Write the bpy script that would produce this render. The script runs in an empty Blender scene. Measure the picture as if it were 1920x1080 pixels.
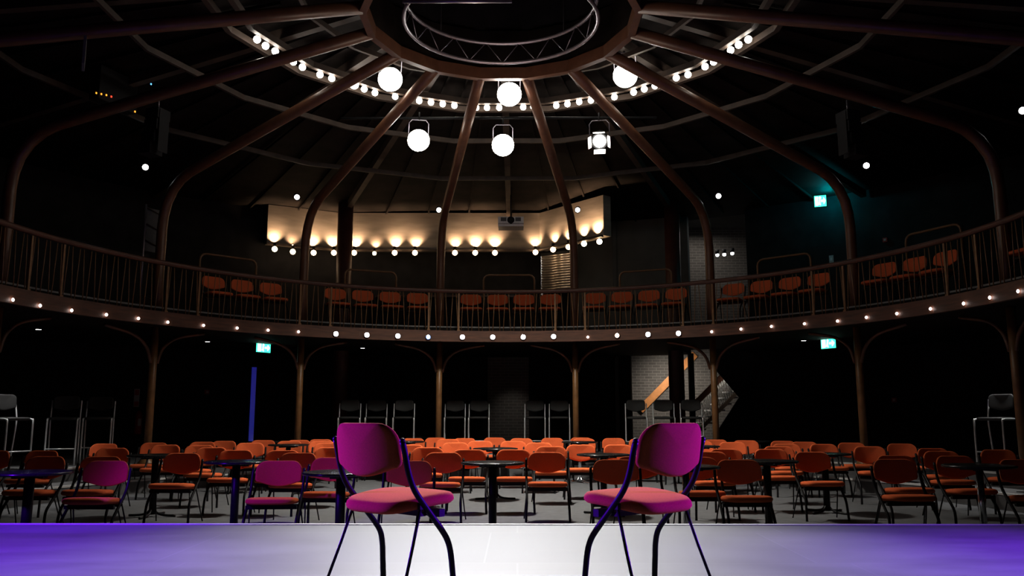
import bpy, math, random
from math import sin, cos, pi, radians as R_, hypot, sqrt, atan2, degrees
from mathutils import Vector
random.seed(4)
scene = bpy.context.scene
col = scene.collection

# ------------------------------------------------------------------ camera and site geometry
F, TILT, YAW, EYE = 1541.3, .1532, -.0063, 1.256
RAD, CX, CY = 7.4, -.211, 10.25           # ring of sixteen columns: radius and centre
STEP = pi / 16
STAGE_Z, STAGE_Y = .42, 6.56
BALC_R, BALC_Z = 6.66, 2.96
WALL_R = 11.7

def ray(px, py):
    a = (px - 960) / F; b = (540 - py) / F
    y = cos(TILT) - b * sin(TILT); z = sin(TILT) + b * cos(TILT)
    return (a * cos(YAW) + y * sin(YAW), -a * sin(YAW) + y * cos(YAW), z)
def at_z(px, py, z):
    d = ray(px, py); s = (z - EYE) / d[2]
    return Vector((d[0] * s, d[1] * s, z))
def at_y(px, py, Y):
    d = ray(px, py); s = Y / d[1]
    return Vector((d[0] * s, Y, EYE + d[2] * s))
def on_ring(px, py, r):
    d = ray(px, py); ox, oy = -CX, -CY
    a = d[0] ** 2 + d[1] ** 2; b = 2 * (ox * d[0] + oy * d[1]); c = ox * ox + oy * oy - r * r
    s = (-b + sqrt(b * b - 4 * a * c)) / (2 * a)
    return Vector((d[0] * s, d[1] * s, EYE + d[2] * s))
def pol(a, r, z=0.):
    return Vector((CX + r * sin(a), CY + r * cos(a), z))
def ang(p):
    return atan2(p[0] - CX, p[1] - CY)

# ------------------------------------------------------------------ materials
MATS = {}
def mat(name, c, rough=.6, metal=0., var=.15, scale=30., bump=0., emit=None, strength=0., sheen=0., spec=.5, stretch=None):
    m = bpy.data.materials.new(name); m.use_nodes = True
    nt = m.node_tree; b = nt.nodes['Principled BSDF']
    b.inputs['Roughness'].default_value = rough; b.inputs['Metallic'].default_value = metal
    b.inputs['Specular IOR Level'].default_value = spec
    tc = nt.nodes.new('ShaderNodeTexCoord'); no = nt.nodes.new('ShaderNodeTexNoise')
    no.inputs['Scale'].default_value = scale; no.inputs['Detail'].default_value = 4
    src = tc.outputs['Object']
    if stretch:
        mp = nt.nodes.new('ShaderNodeMapping'); mp.inputs['Scale'].default_value = stretch
        nt.links.new(src, mp.inputs[0]); src = mp.outputs[0]
    nt.links.new(src, no.inputs['Vector'])
    ra = nt.nodes.new('ShaderNodeValToRGB')
    ra.color_ramp.elements[0].position = .3; ra.color_ramp.elements[1].position = .7
    ra.color_ramp.elements[0].color = (*[x * (1 - var) for x in c], 1)
    ra.color_ramp.elements[1].color = (*[min(1, x * (1 + var)) for x in c], 1)
    nt.links.new(no.outputs['Fac'], ra.inputs['Fac']); nt.links.new(ra.outputs['Color'], b.inputs['Base Color'])
    if bump:
        bp = nt.nodes.new('ShaderNodeBump'); bp.inputs['Strength'].default_value = bump; bp.inputs['Distance'].default_value = .01
        nt.links.new(no.outputs['Fac'], bp.inputs['Height']); nt.links.new(bp.outputs['Normal'], b.inputs['Normal'])
    if sheen:
        b.inputs['Sheen Weight'].default_value = sheen
    if emit:
        b.inputs['Emission Color'].default_value = (*emit, 1); b.inputs['Emission Strength'].default_value = strength
    MATS[name] = m
    return m
fabric = mat('orange_fabric', (.62, .142, .054), .9, var=.1, scale=160, bump=.06, spec=.06)
black_fabric = mat('black_fabric', (.014, .0145, .015), .7, var=.15, scale=120, bump=.05)
frame_black = mat('black_steel', (.010, .010, .012), .45, var=.1, spec=.22)
chrome = mat('chrome', (.78, .8, .82), .18, 1., var=.04)
stool_steel = mat('pale_steel', (.62, .64, .66), .32, .35, var=.05)
table_black = mat('black_laminate', (.014, .015, .016), .22, var=.2, scale=60)
rib_steel = mat('brown_steel', (.125, .056, .03), .38, var=.2, scale=6)
post_steel = mat('bronze_steel', (.20, .105, .042), .4, var=.2, scale=8)
red_steel = mat('oxblood_steel', (.06, .018, .013), .5, var=.2, scale=5)
wood = mat('dark_wood', (.09, .036, .019), .5, var=.35, scale=3, stretch=(1, 1, 9))
rail_wood = mat('rail_wood', (.09, .036, .022), .4, var=.25, scale=8)
oak = mat('oak', (.55, .24, .075), .5, var=.2, scale=5)
black_wall = mat('black_wall', (.022, .021, .022), .85, spec=.08, var=.25, scale=3, bump=.1)
grey_wall = mat('grey_wall', (.09, .09, .09), .85, var=.15, scale=2)
plaster = mat('bulkhead_plaster', (.26, .225, .19), .7, var=.18, scale=1.5, stretch=(1, 1, 5))
roof_mat = mat('roof_board', (.014, .011, .0095), .8, spec=.12, var=.5, scale=2.5, stretch=(1, 1, 1))
timber = mat('roof_timber', (.055, .037, .027), .6, var=.3, scale=5)
slab_mat = mat('balcony_soffit', (.016, .014, .013), .8, spec=.1, var=.2, scale=3)
carpet = mat('floor_carpet', (.115, .12, .13), .8, var=.14, scale=8, bump=.05)
tier_mat = mat('tier_floor', (.11, .11, .115), .8, var=.15, scale=6)
white_strip = mat('white_nosing', (.55, .55, .55), .5, var=.05)
dull_strip = mat('dull_nosing', (.22, .22, .22), .5, var=.05)
black_box = mat('black_casing', (.012, .012, .013), .6, spec=.15, var=.15)
white_case = mat('white_casing', (.62, .60, .60), .5, var=.05)
grey_panel = mat('grey_panel', (.10, .10, .10), .8, var=.1)
truss_alu = mat('truss_aluminium', (.34, .32, .36), .35, .7, var=.1)
red_paint = mat('red_paint', (.30, .008, .012), .4, var=.15)
sign_white = mat('sign_white', (.4, .38, .38), .6, var=.04)
steel_slats = mat('shutter_steel', (.5, .45, .40), .3, .8, var=.1)
def emis(name, c, s):
    return mat(name, (.5, .5, .5), .5, var=.02, emit=c, strength=s)
lamp_white = emis('lamp_white', (1, .95, .86), 40)
bulb_white = emis('bulb_white', (1, .93, .83), 26)
cove_warm = emis('cove_warm', (1, .70, .42), 22)
dot_white = emis('dot_white', (1, .97, .95), 14)
led_cool = emis('led_cool', (.8, .87, 1), 22)
led_small = emis('led_small', (1, .87, .82), 9)
led_blue = emis('led_blue', (.12, .32, 1), 10)
led_warm = emis('led_warm', (1, .55, .35), 14)
exit_green = emis('exit_green', (.05, .85, .52), 2.2)
exit_white = emis('exit_white', (.78, 1, .96), 5)
blue_glow = emis('blue_strip', (0, .035, 1), .16)
ind_amber = emis('indicator_amber', (1, .35, .02), 2)
ind_red = emis('indicator_red', (1, .06, .02), 2)
ind_blue = emis('indicator_blue', (.15, .5, 1), 2)
ind_green = emis('indicator_green', (.05, 1, .1), .5)

def brick(name, c1, c2, mortar, w, h, size=.012, offset=.5, rough=.85, bump=.3, axis='XZ', noise=0.):
    m = bpy.data.materials.new(name); m.use_nodes = True
    nt = m.node_tree; b = nt.nodes['Principled BSDF']; b.inputs['Roughness'].default_value = rough
    tc = nt.nodes.new('ShaderNodeTexCoord'); sp = nt.nodes.new('ShaderNodeSeparateXYZ'); cb = nt.nodes.new('ShaderNodeCombineXYZ')
    nt.links.new(tc.outputs['Object'], sp.inputs[0])
    nt.links.new(sp.outputs[axis[0]], cb.inputs[0]); nt.links.new(sp.outputs[axis[1]], cb.inputs[1])
    br = nt.nodes.new('ShaderNodeTexBrick'); nt.links.new(cb.outputs[0], br.inputs['Vector'])
    br.offset = offset
    br.inputs['Color1'].default_value = (*c1, 1); br.inputs['Color2'].default_value = (*c2, 1); br.inputs['Mortar'].default_value = (*mortar, 1)
    br.inputs['Scale'].default_value = 1; br.inputs['Mortar Size'].default_value = size
    br.inputs['Brick Width'].default_value = w; br.inputs['Row Height'].default_value = h
    out = br.outputs['Color']
    if noise:
        no = nt.nodes.new('ShaderNodeTexNoise'); no.inputs['Scale'].default_value = 1.6; no.inputs['Detail'].default_value = 8; no.inputs['Roughness'].default_value = .65
        mp = nt.nodes.new('ShaderNodeMapping'); mp.inputs['Scale'].default_value = (.7, 2.2, 1)
        nt.links.new(tc.outputs['Object'], mp.inputs[0]); nt.links.new(mp.outputs[0], no.inputs['Vector'])
        ra = nt.nodes.new('ShaderNodeMapRange'); ra.inputs['From Min'].default_value = .3; ra.inputs['From Max'].default_value = .7
        ra.inputs['To Min'].default_value = 1 - noise; ra.inputs['To Max'].default_value = 1 + noise
        nt.links.new(no.outputs['Fac'], ra.inputs['Value'])
        mx = nt.nodes.new('ShaderNodeMix'); mx.data_type = 'RGBA'; mx.blend_type = 'MULTIPLY'; mx.inputs['Factor'].default_value = 1
        nt.links.new(br.outputs['Color'], mx.inputs[6]); nt.links.new(ra.outputs['Result'], mx.inputs[7]); out = mx.outputs[2]
        mr = nt.nodes.new('ShaderNodeMapRange'); mr.inputs['To Min'].default_value = rough - .12; mr.inputs['To Max'].default_value = rough + .12
        nt.links.new(no.outputs['Fac'], mr.inputs['Value']); nt.links.new(mr.outputs['Result'], b.inputs['Roughness'])
    nt.links.new(out, b.inputs['Base Color'])
    if bump:
        bp = nt.nodes.new('ShaderNodeBump'); bp.inputs['Strength'].default_value = bump; bp.inputs['Distance'].default_value = .01; bp.invert = True
        nt.links.new(br.outputs['Fac'], bp.inputs['Height']); nt.links.new(bp.outputs['Normal'], b.inputs['Normal'])
    return m
brick_grey = brick('grey_brick', (.125, .115, .105), (.095, .088, .08), (.21, .195, .18), .225, .078, .007)
stage_mat = brick('stage_panels', (.15, .15, .155), (.138, .138, .143), (.168, .166, .176), 1.9, 1.22, .006, .1, .5, .0, 'XY', .16)

# ------------------------------------------------------------------ mesh building
class MB:
    def __init__(s): s.v = []; s.f = []; s.sm = []
    def add(s, v, f, smooth=True):
        n = len(s.v); s.v += [tuple(p) for p in v]
        s.f += [tuple(i + n for i in q) for q in f]; s.sm += [smooth] * len(f)
    def box(s, c, d, rz=0., ax=None):
        """box centred at c with full sizes d, turned by rz about Z, or with its own three axes"""
        c = Vector(c)
        if ax is None: ax = (Vector((cos(rz), sin(rz), 0)), Vector((-sin(rz), cos(rz), 0)), Vector((0, 0, 1)))
        v = [c + ax[0] * (d[0] / 2 * i) + ax[1] * (d[1] / 2 * j) + ax[2] * (d[2] / 2 * k) for i in (-1, 1) for j in (-1, 1) for k in (-1, 1)]
        s.add(v, [(0, 1, 3, 2), (4, 6, 7, 5), (0, 4, 5, 1), (2, 3, 7, 6), (0, 2, 6, 4), (1, 5, 7, 3)], False)
        return s
    def beam(s, a, b, w, h, up=(0, 0, 1)):
        a = Vector(a); b = Vector(b); x = (b - a); L = x.length; x.normalize()
        y = Vector(up).cross(x).normalized(); z = x.cross(y)
        return s.box((a + b) / 2, (L, w, h), ax=(x, y, z))
    def tube(s, path, r, n=8, closed=False, caps=True):
        P = [Vector(p) for p in path]; m = len(P)
        rs = r if isinstance(r, (list, tuple)) else [r] * m
        T = []
        for i in range(m):
            a = P[i - 1] if (i > 0 or closed) else P[i]; b = P[(i + 1) % m] if (i < m - 1 or closed) else P[i]
            T.append((b - a).normalized())
        u = T[0].cross(Vector((0, 0, 1)))
        if u.length < .05: u = T[0].cross(Vector((0, 1, 0)))
        u.normalize(); v = []
        for i in range(m):
            u = (u - T[i] * u.dot(T[i])).normalized(); w = T[i].cross(u)
            v += [P[i] + (u * cos(2 * pi * k / n) + w * sin(2 * pi * k / n)) * rs[i] for k in range(n)]
        f = []
        for i in range(m if closed else m - 1):
            j = (i + 1) % m
            f += [(i * n + k, i * n + (k + 1) % n, j * n + (k + 1) % n, j * n + k) for k in range(n)]
        if caps and not closed:
            f += [tuple(range(n - 1, -1, -1)), tuple(range((m - 1) * n, m * n))]
        s.add(v, f); return s
    def lathe(s, prof, n=32, c=(0, 0, 0), axis=None, cap=True):
        c = Vector(c)
        if axis is None: X, Y, Z = Vector((1, 0, 0)), Vector((0, 1, 0)), Vector((0, 0, 1))
        else:
            Z = Vector(axis).normalized(); X = Z.cross(Vector((0, 0, 1)))
            if X.length < .05: X = Vector((1, 0, 0))
            X.normalize(); Y = Z.cross(X)
        v = [c + (X * cos(2 * pi * k / n) + Y * sin(2 * pi * k / n)) * r + Z * z for r, z in prof for k in range(n)]
        f = [(i * n + k, i * n + (k + 1) % n, (i + 1) * n + (k + 1) % n, (i + 1) * n + k) for i in range(len(prof) - 1) for k in range(n)]
        m = len(prof)
        if cap and prof[0][0] > 1e-6: f.append(tuple(range(n - 1, -1, -1)))
        if cap and prof[-1][0] > 1e-6: f.append(tuple(range((m - 1) * n, m * n)))
        s.add(v, f); return s
    def sphere(s, c, r, n=12, m=8, sc=(1, 1, 1)):
        c = Vector(c)
        prof = [(r * sin(pi * i / m), -r * cos(pi * i / m)) for i in range(m + 1)]
        v = [c + Vector((q * cos(2 * pi * k / n) * sc[0], q * sin(2 * pi * k / n) * sc[1], z * sc[2])) for q, z in prof for k in range(n)]
        f = [(i * n + k, i * n + (k + 1) % n, (i + 1) * n + (k + 1) % n, (i + 1) * n + k) for i in range(m) for k in range(n)]
        s.add(v, f); return s
    def ringwall(s, prof, a0, a1, n, closed=False):
        """profile of (radius, z) swept about the hall's centre from angle a0 to a1"""
        m = len(prof); v = []
        for i in range(n + 1):
            a = a0 + (a1 - a0) * i / n
            v += [pol(a, r, z) for r, z in prof]
        f = [(i * m + k, i * m + (k + 1) % m, (i + 1) * m + (k + 1) % m, (i + 1) * m + k) for i in range(n) for k in range(m if closed else m - 1)]
        if closed: f += [tuple(range(m)), tuple(range(n * m + m - 1, n * m - 1, -1))]
        s.add(v, f, False); return s
    def mesh(s, name):
        me = bpy.data.meshes.new(name); me.from_pydata(s.v, [], s.f); me.update()
        me.polygons.foreach_set('use_smooth', s.sm)
        return me
    def build(s, name, m, parent=None, **kw):
        me = s.mesh(name); me.materials.append(m)
        return link(name, me, parent, **kw)
def link(name, me, parent=None, loc=None, rz=None):
    o = bpy.data.objects.new(name, me); col.objects.link(o)
    if parent: o.parent = parent
    if loc is not None: o.location = loc
    if rz is not None: o.rotation_euler[2] = rz
    return o
def tag(o, label, cat, group=None, kind=None):
    o['label'] = label; o['category'] = cat
    if group: o['group'] = group
    if kind: o['kind'] = kind
    return o
def empty(name, loc=(0, 0, 0), rz=0.):
    o = bpy.data.objects.new(name, None); col.objects.link(o); o.empty_display_size = .1
    o.location = loc; o.rotation_euler[2] = rz; return o
def struct(name, mb, m):
    o = mb.build(name, m); o['kind'] = 'structure'; return o
def copy_tree(o, parent=None):
    c = o.copy(); col.objects.link(c)
    if parent: c.parent = parent
    for ch in list(o.children): copy_tree(ch, c)
    return c
def spline(pts, n=6):
    P = [Vector(p) for p in pts]; out = []
    for i in range(len(P) - 1):
        p0 = P[i - 1] if i else P[i] * 2 - P[i + 1]; p3 = P[i + 2] if i + 2 < len(P) else P[i + 1] * 2 - P[i]
        for k in range(n):
            t = k / n
            out.append(.5 * ((2 * P[i]) + (P[i + 1] - p0) * t + (2 * p0 - 5 * P[i] + 4 * P[i + 1] - p3) * t * t + (3 * P[i] - p0 - 3 * P[i + 1] + p3) * t ** 3))
    out.append(P[-1]); return out
def rrect(hw, hh, rad, seg=5, bow=0.):
    """rounded rectangle outline; rad = radii (top-right, top-left, bottom-left, bottom-right); bow lets the bottom edge sag"""
    out = []
    for (cx, cy, a0, r) in ((hw - rad[0], hh - rad[0], 0, rad[0]), (-hw + rad[1], hh - rad[1], 90, rad[1]), (-hw + rad[2], -hh + rad[2], 180, rad[2]), (hw - rad[3], -hh + rad[3], 270, rad[3])):
        if a0 in (180, ) and bow:
            cyb = cy + bow
        else: cyb = cy
        if a0 == 270 and bow: cyb = cy + bow
        for k in range(seg + 1):
            a = R_(a0 + 90 * k / seg); out.append((cx + r * cos(a), cyb + r * sin(a)))
        if a0 == 180 and bow:
            for k in range(1, 10):
                t = k / 10; x = (-hw + rad[2]) + (2 * hw - rad[2] - rad[3]) * t
                out.append((x, -hh + bow - bow * sin(pi * t)))
    return out
def pillow(outline, t_front, t_back, place):
    """padded slab: the outline with a rounded edge and two domed faces; place(u, v, w) puts it in space"""
    n = len(outline); rings = []
    for s, w in ((.0, 1.12), (.14, 1.12), (.28, 1.11), (.42, 1.1), (.55, 1.09), (.68, 1.07), (.8, 1.03), (.88, .97), (.94, .86), (.985, .5), (1., 0.)): rings.append((s, w * t_front))
    for s, w in ((.985, .5), (.94, .86), (.88, .95), (.8, 1.0), (.68, 1.02), (.55, 1.03), (.42, 1.035), (.28, 1.04), (.14, 1.04), (0., 1.04)): rings.append((s, -w * t_back))
    v = []
    for s, w in rings: v += [place(x * s, y * s, w) for x, y in outline]
    f = [(i * n + k, i * n + (k + 1) % n, (i + 1) * n + (k + 1) % n, (i + 1) * n + k) for i in range(len(rings) - 1) for k in range(n)]
    mb = MB(); mb.add(v, f); return mb
ORD = 'first second third fourth fifth sixth seventh eighth ninth tenth eleventh twelfth thirteenth fourteenth fifteenth sixteenth seventeenth eighteenth nineteenth twentieth'.split()
def nth(i, n):
    if i == 0: return 'leftmost'
    if i == n - 1: return 'rightmost'
    if i < (n + 1) // 2: return ORD[i] + ' from the left'
    return ORD[n - 1 - i] + ' from the right'

# ------------------------------------------------------------------ setting: floor, tiers, stage, wall, roof, balcony
struct('floor', MB().box((0, 9, -.05), (34, 40, .1)), carpet)
TA = R_(104)
struct('floor_tier', MB().ringwall([(6.9, 0), (6.9, .21), (7.62, .21), (7.62, .42), (WALL_R, .42), (WALL_R, 0)], -TA, TA, 96, True), tier_mat)
struct('trim_1', MB().ringwall([(6.885, .185), (6.885, .215), (6.93, .215), (6.93, .185)], -TA, TA, 96, True), white_strip)
struct('trim_2', MB().ringwall([(7.605, .395), (7.605, .425), (7.65, .425), (7.65, .395)], -TA, TA, 96, True), white_strip)
st = MB(); st.box((0, (STAGE_Y - 3) / 2, STAGE_Z / 2), (11.6, STAGE_Y + 3, STAGE_Z))
so = struct('stage_floor', st, stage_mat)
struct('trim_3', MB().box((0, STAGE_Y - .022, STAGE_Z - .008), (11.6, .06, .026)), white_strip)

OPL = (R_(15.7), R_(30.7)); OPU = (R_(23.4), R_(30.7))
def wallring(name, z0, z1, a0, a1, m):
    n = max(4, int(abs(a1 - a0) / R_(3)))
    return struct(name, MB().ringwall([(WALL_R, z0), (WALL_R, z1), (WALL_R + .2, z1), (WALL_R + .2, z0)], a0, a1, n, True), m)
wallring('wall_lower_left', 0, 2.9, R_(-180), OPL[0], black_wall)
wallring('wall_lower_right', 0, 2.9, OPL[1], R_(180), black_wall)
wallring('wall_upper_left', 2.9, 6.75, R_(-180), R_(8), black_wall)
wallring('wall_upper_middle', 2.9, 6.75, R_(8), OPU[0], grey_wall)
wallring('wall_upper_right', 2.9, 6.75, OPU[1], R_(180), black_wall)
a0, a1 = ang(on_ring(914, 800, WALL_R)), ang(on_ring(992, 800, WALL_R))
struct('wall_lower_back', MB().ringwall([(WALL_R - .04, .42), (WALL_R - .04, 2.78), (WALL_R, 2.78), (WALL_R, .42)], a0, a1, 4, True), brick_grey)
# stairwell beyond the wall
struct('wall_stairwell_back', MB().box((6., 23.4, 3.3), (9.5, .1, 6.7)), brick_grey)
struct('wall_stairwell_left', MB().box((2.6, 22.5, 3.3), (.1, 1.9, 6.7)), grey_wall)
struct('wall_stairwell_right', MB().box((10.2, 21.4, 3.3), (.1, 4., 6.7)), grey_wall)
struct('ceiling_stairwell', MB().box((6.4, 22., 6.68), (7.8, 3., .08)), grey_wall)
# roof cone, lantern drum and lid
rb = MB().ringwall([(1.95, 7.17), (12.1, 6.37), (12.1, 6.5), (1.95, 7.3)], -pi, pi, 64, True)
struct('ceiling', rb, roof_mat)
struct('ceiling_lantern', MB().ringwall([(1.95, 7.15), (1.95, 9.2), (.01, 9.4), (.01, 9.5), (2.05, 9.3), (2.05, 7.15)], -pi, pi, 48, True), black_wall)
def polyring(r, z, w, h, odd=True, k0=-16, k1=16):
    """beams along a sixteen-sided ring, corners on the column lines"""
    mb = MB()
    ks = [k for k in range(k0, k1) if k % 2 == 1]
    for k in ks:
        a, b = pol(k * STEP, r, z), pol((k + 2) * STEP, r, z)
        mb.beam(a, b, w, h)
    return mb
struct('trim_4', polyring(5.3, 6.55, .05, .09), timber)
struct('trim_5', polyring(7.4, 6.4, .05, .09), timber)
struct('trim_7', polyring(3.64, 6.72, .08, .1), timber)
struct('trim_8', polyring(3.98, 6.70, .08, .1), timber)
struct('trim_13', polyring(2.75, 6.80, .05, .08), timber)
rf = MB()
for k in range(-16, 16, 2):
    rf.beam(pol(k * STEP, 2.0, 7.02), pol(k * STEP, 11.6, 6.29), .12, .16)
struct('trim_9', rf, timber)
# battens up to the roof boards between the rafters
bt = MB()
for k in range(-32, 32):
    if k % 4 == 0: continue
    a = k * STEP / 2
    bt.beam(pol(a, 3.2, 7.02), pol(a, 11.6, 6.36), .035, .05)
struct('trim_10', bt, roof_mat)
# crown ring at the head of the ribs
struct('trim_11', MB().ringwall([(1.86, 6.36), (1.86, 6.54), (1.76, 6.54), (1.76, 6.36)], -pi + STEP, pi + STEP, 16, True), rib_steel)
struct('trim_14', MB().ringwall([(1.93, 6.54), (1.93, 7.2), (1.90, 7.2), (1.90, 6.54)], -pi + STEP, pi + STEP, 16, True), roof_mat)
# balcony
BA = R_(112)
bal = MB().ringwall([(BALC_R + .03, 2.78), (BALC_R + .03, 2.95), (6.98, 2.95), (6.98, 3.08), (WALL_R, 3.08), (WALL_R, 2.78)], -BA, OPU[0], 80, True)
bal.ringwall([(BALC_R + .03, 2.78), (BALC_R + .03, 2.95), (6.98, 2.95), (6.98, 3.08), (10.2, 3.08), (10.2, 2.78)], OPU[0], OPU[1], 6, True)
bal.ringwall([(BALC_R + .03, 2.78), (BALC_R + .03, 2.95), (6.98, 2.95), (6.98, 3.08), (WALL_R, 3.08), (WALL_R, 2.78)], OPU[1], BA, 50, True)
struct('floor_balcony', bal, slab_mat)
struct('trim_12', MB().ringwall([(6.965, 3.06), (6.965, 3.088), (7.01, 3.088), (7.01, 3.06)], -BA, BA, 120, True), dull_strip)
struct('trim_15', MB().ringwall([(BALC_R - .03, 2.74), (BALC_R - .03, 2.965), (BALC_R + .04, 2.965), (BALC_R + .04, 2.74)], -BA, BA, 120, True), wood)

# ------------------------------------------------------------------ columns with their roof ribs
NAMES = {-9: 'at the top left corner of the picture', 9: 'at the top right corner of the picture'}
ks = [-9, -7, -5, -3, -1, 1, 3, 5, 7, 9]
for i, k in enumerate(ks):
    a = k * STEP
    prof = [(7.4, 2.78), (7.4, 3.6), (7.4, 4.2), (7.4, 4.55), (7.37, 4.8), (7.29, 5.03), (7.13, 5.24), (6.92, 5.39), (6.68, 5.48), (6.2, 5.58), (4.5, 5.92), (1.82, 6.44)]
    root = empty('roof_column', pol(a, RAD, 0), -a)
    inv = lambda p: (0, p[0] - RAD, p[1])
    MB().tube([inv((7.4, .42)), inv((7.4, 1.6)), inv((7.4, 2.78))], .064, 14).build('column', post_steel, root)
    MB().tube([inv(p) for p in prof], .088, 14).build('rib', rib_steel, root)
    if abs(k) <= 7:
        for s in (-1, 1):
            pts = [(s * .06, -.02, 2.15), (s * .16, -.02, 2.42), (s * .42, -.03, 2.62), (s * .95, -.05, 2.74)]
            MB().tube(spline(pts, 4), [.03] * 13, 8).build('bracket', rib_steel, root)
    MB().lathe([(.0, .42), (.15, .42), (.15, .45), (.1, .5), (.085, .56)], 16).build('base_collar', post_steel, root)
    side = nth(i, len(ks))
    lab = f'brown steel column and roof rib, {side} of the ring'
    tag(root, lab, 'column', 'steel columns and ribs of the ring', 'thing')
# thick outer columns of the bar
for px, py, w in ((645, 500, 'left'), (1264, 560, 'right')):
    p = on_ring(px, py, 10.4)
    o = MB().lathe([(0, .42), (.185, .42), (.185, 6.45), (0, 6.45)], 28).build('round_column', red_steel, loc=(p.x, p.y, 0))
    tag(o, f'thick oxblood round column behind the balcony, {w} one of the two', 'column', 'thick round columns', 'thing')

# ------------------------------------------------------------------ balcony railing
hr = MB().tube([pol(R_(-110 + 2.2 * i), BALC_R, 3.79) for i in range(101)], .042, 10).build('handrail', rail_wood)
tag(hr, 'dark wooden handrail running along the whole curved balcony', 'handrail')
bal_me = MB().tube([(0, 0, 0), (0, 0, .777)], .0075, 6).mesh('baluster'); bal_me.materials.append(post_steel)
post_me = MB().box((0, 0, .39), (.036, .03, .775)).box((0, 0, .012), (.06, .05, .024)).mesh('post'); post_me.materials.append(post_steel)
bays = list(range(-8, 9, 2))
for i, k in enumerate(bays):
    a = k * STEP
    root = empty('balustrade', pol(a, BALC_R + .005, 2.965), -a)
    rel = lambda b: Vector((BALC_R * sin(b), BALC_R * (cos(b) - 1), 0))
    for s in (-1, 1): link('post', post_me, root, rel(s * R_(8.6)), -s * R_(8.6))
    NB = 24
    for j in range(NB):
        b = (-11.25 + 22.5 * (j + .5) / NB)
        if abs(abs(b) - 8.6) < .3: b += .5
        o = link('baluster', bal_me, root, rel(R_(b)))
        lean = R_(3.0) * (1 if j % 2 else -1)
        o.rotation_euler = (0, lean, -R_(b))
        o.location.x -= sin(lean) * .4
    tag(root, f'balcony railing bay of thin leaning bronze rods, {nth(i, len(bays))}', 'railing', 'balcony railing bays')
# safety hoops on the balcony behind the chairs
for i, (x0, x1, yt, yb) in enumerate(((375, 481, 482, 512), (647, 743, 508, 540), (907, 1002, 517, 545), (1162, 1259, 508, 538), (1420, 1520, 482, 505), (1697, 1802, 428, 460))):
    p0 = on_ring(x0, yt + 6, 8.1); p1 = on_ring(x1, yt + 6, 8.1)
    z = 4.38; c = .12
    d = (p1 - p0); d.z = 0; L = d.length; u = d.normalized()
    q0 = Vector((p0.x, p0.y, 3.08)); q1 = Vector((p1.x, p1.y, 3.08))
    path = [q0, q0 + Vector((0, 0, z - 3.08 - c))] + [q0 + Vector((0, 0, z - 3.08 - c)) + u * (c * (1 - cos(t))) + Vector((0, 0, c * sin(t))) for t in (R_(30), R_(60), R_(90))]
    path += [q1 + Vector((0, 0, z - 3.08 - c)) - u * (c * (1 - cos(t))) + Vector((0, 0, c * sin(t))) for t in (R_(90), R_(60), R_(30))] + [q1 + Vector((0, 0, z - 3.08 - c)), q1]
    tag(MB().tube(path, .022, 8).build('barrier_hoop', post_steel), f'bronze tube barrier hoop rising behind the balcony chairs, {nth(i, 6)}', 'barrier', 'barrier hoops on the balcony')

# ------------------------------------------------------------------ upholstered chair
def chair_parts():
    """local frame: front of the chair is +Y, floor is z = 0"""
    T = R_(9)
    out_b = rrect(.23, .128, (.1, .1, .035, .035), 7, .045)
    def pb(u, v, w):
        y = -.247 - sin(T) * v + w + .052 * (u / .23) ** 2
        return Vector((u, y, .672 + cos(T) * v))
    back = pillow(out_b, .016, .02, pb)
    out_s = []
    for k in range(48):
        t = 2 * pi * k / 48; c, s_ = cos(t), sin(t); e = .52
        x = .238 * (abs(c) ** e) * (1 if c >= 0 else -1); y = .212 * (abs(s_) ** e) * (1 if s_ >= 0 else -1)
        out_s.append((x * (1 + .05 * y / .212), y))
    def ps(u, v, w):
        return Vector((u, v + .0, .425 + .085 * v + w - .012 * (v / .2) ** 2 + (.006 if w < 0 else 0) ))
    seat = pillow(out_s, .034, .03, ps)
    fr, lg = [], []
    for s in (-1, 1):
        pts = [(s * .252, -.205, .715), (s * .254, -.188, .655), (s * .254, -.165, .57), (s * .253, -.125, .49), (s * .251, -.045, .40), (s * .25, .045, .305), (s * .25, .092, .245), (s * .253, .112, .185), (s * .257, .122, .1), (s * .261, .132, 0)]
        f = MB().tube(spline(pts, 4), .0145, 10); f.sphere((s * .252, -.206, .717), .0146, 10, 6); fr.append(f)
        l = MB().tube([(s * .243, -.075, .415), (s * .262, -.15, .2), (s * .282, -.225, .0)], .0075, 8)
        l.box((s * .245, -.075, .415), (.02, .03, .03)); lg.append(l)
    cb = MB().box((0, -.06, .378), (.49, .03, .022)); cb2 = MB().box((0, .06, .372), (.49, .035, .035))
    return [('backrest', back, fabric), ('seat', seat, fabric), ('frame', fr[0], frame_black), ('frame', fr[1], frame_black), ('leg', lg[0], frame_black), ('leg', lg[1], frame_black), ('crossbar', cb, frame_black), ('crossbar', cb2, frame_black)]
CH = [(n, m.mesh(n), mt) for n, m, mt in chair_parts()]
for n, me, mt in CH: me.materials.append(mt)
proto = None
def chair(name, loc, facing, label, group=None):
    """facing: direction of the sitter's gaze, angle from +Y turning towards +X"""
    global proto
    if proto is None:
        root = empty(name); proto = root
        for n, me, mt in CH: link(n, me, root)
    else:
        root = copy_tree(proto); root.name = name
    root.location = loc; root.rotation_euler[2] = -facing
    root['label'] = label; root['category'] = 'chair'
    if group: root['group'] = group
    elif 'group' in root: del root['group']
    return root

# two chairs on the stage
chair('upholstered_chair', (-.585, 4.17, STAGE_Z), R_(41), 'left chair on the stage, magenta-lit padded seat and back on black legs', 'pair of chairs on the stage')
chair('upholstered_chair', (.60, 4.17, STAGE_Z), R_(-41), 'right chair on the stage, magenta-lit padded seat and back on black legs', 'pair of chairs on the stage')

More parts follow.
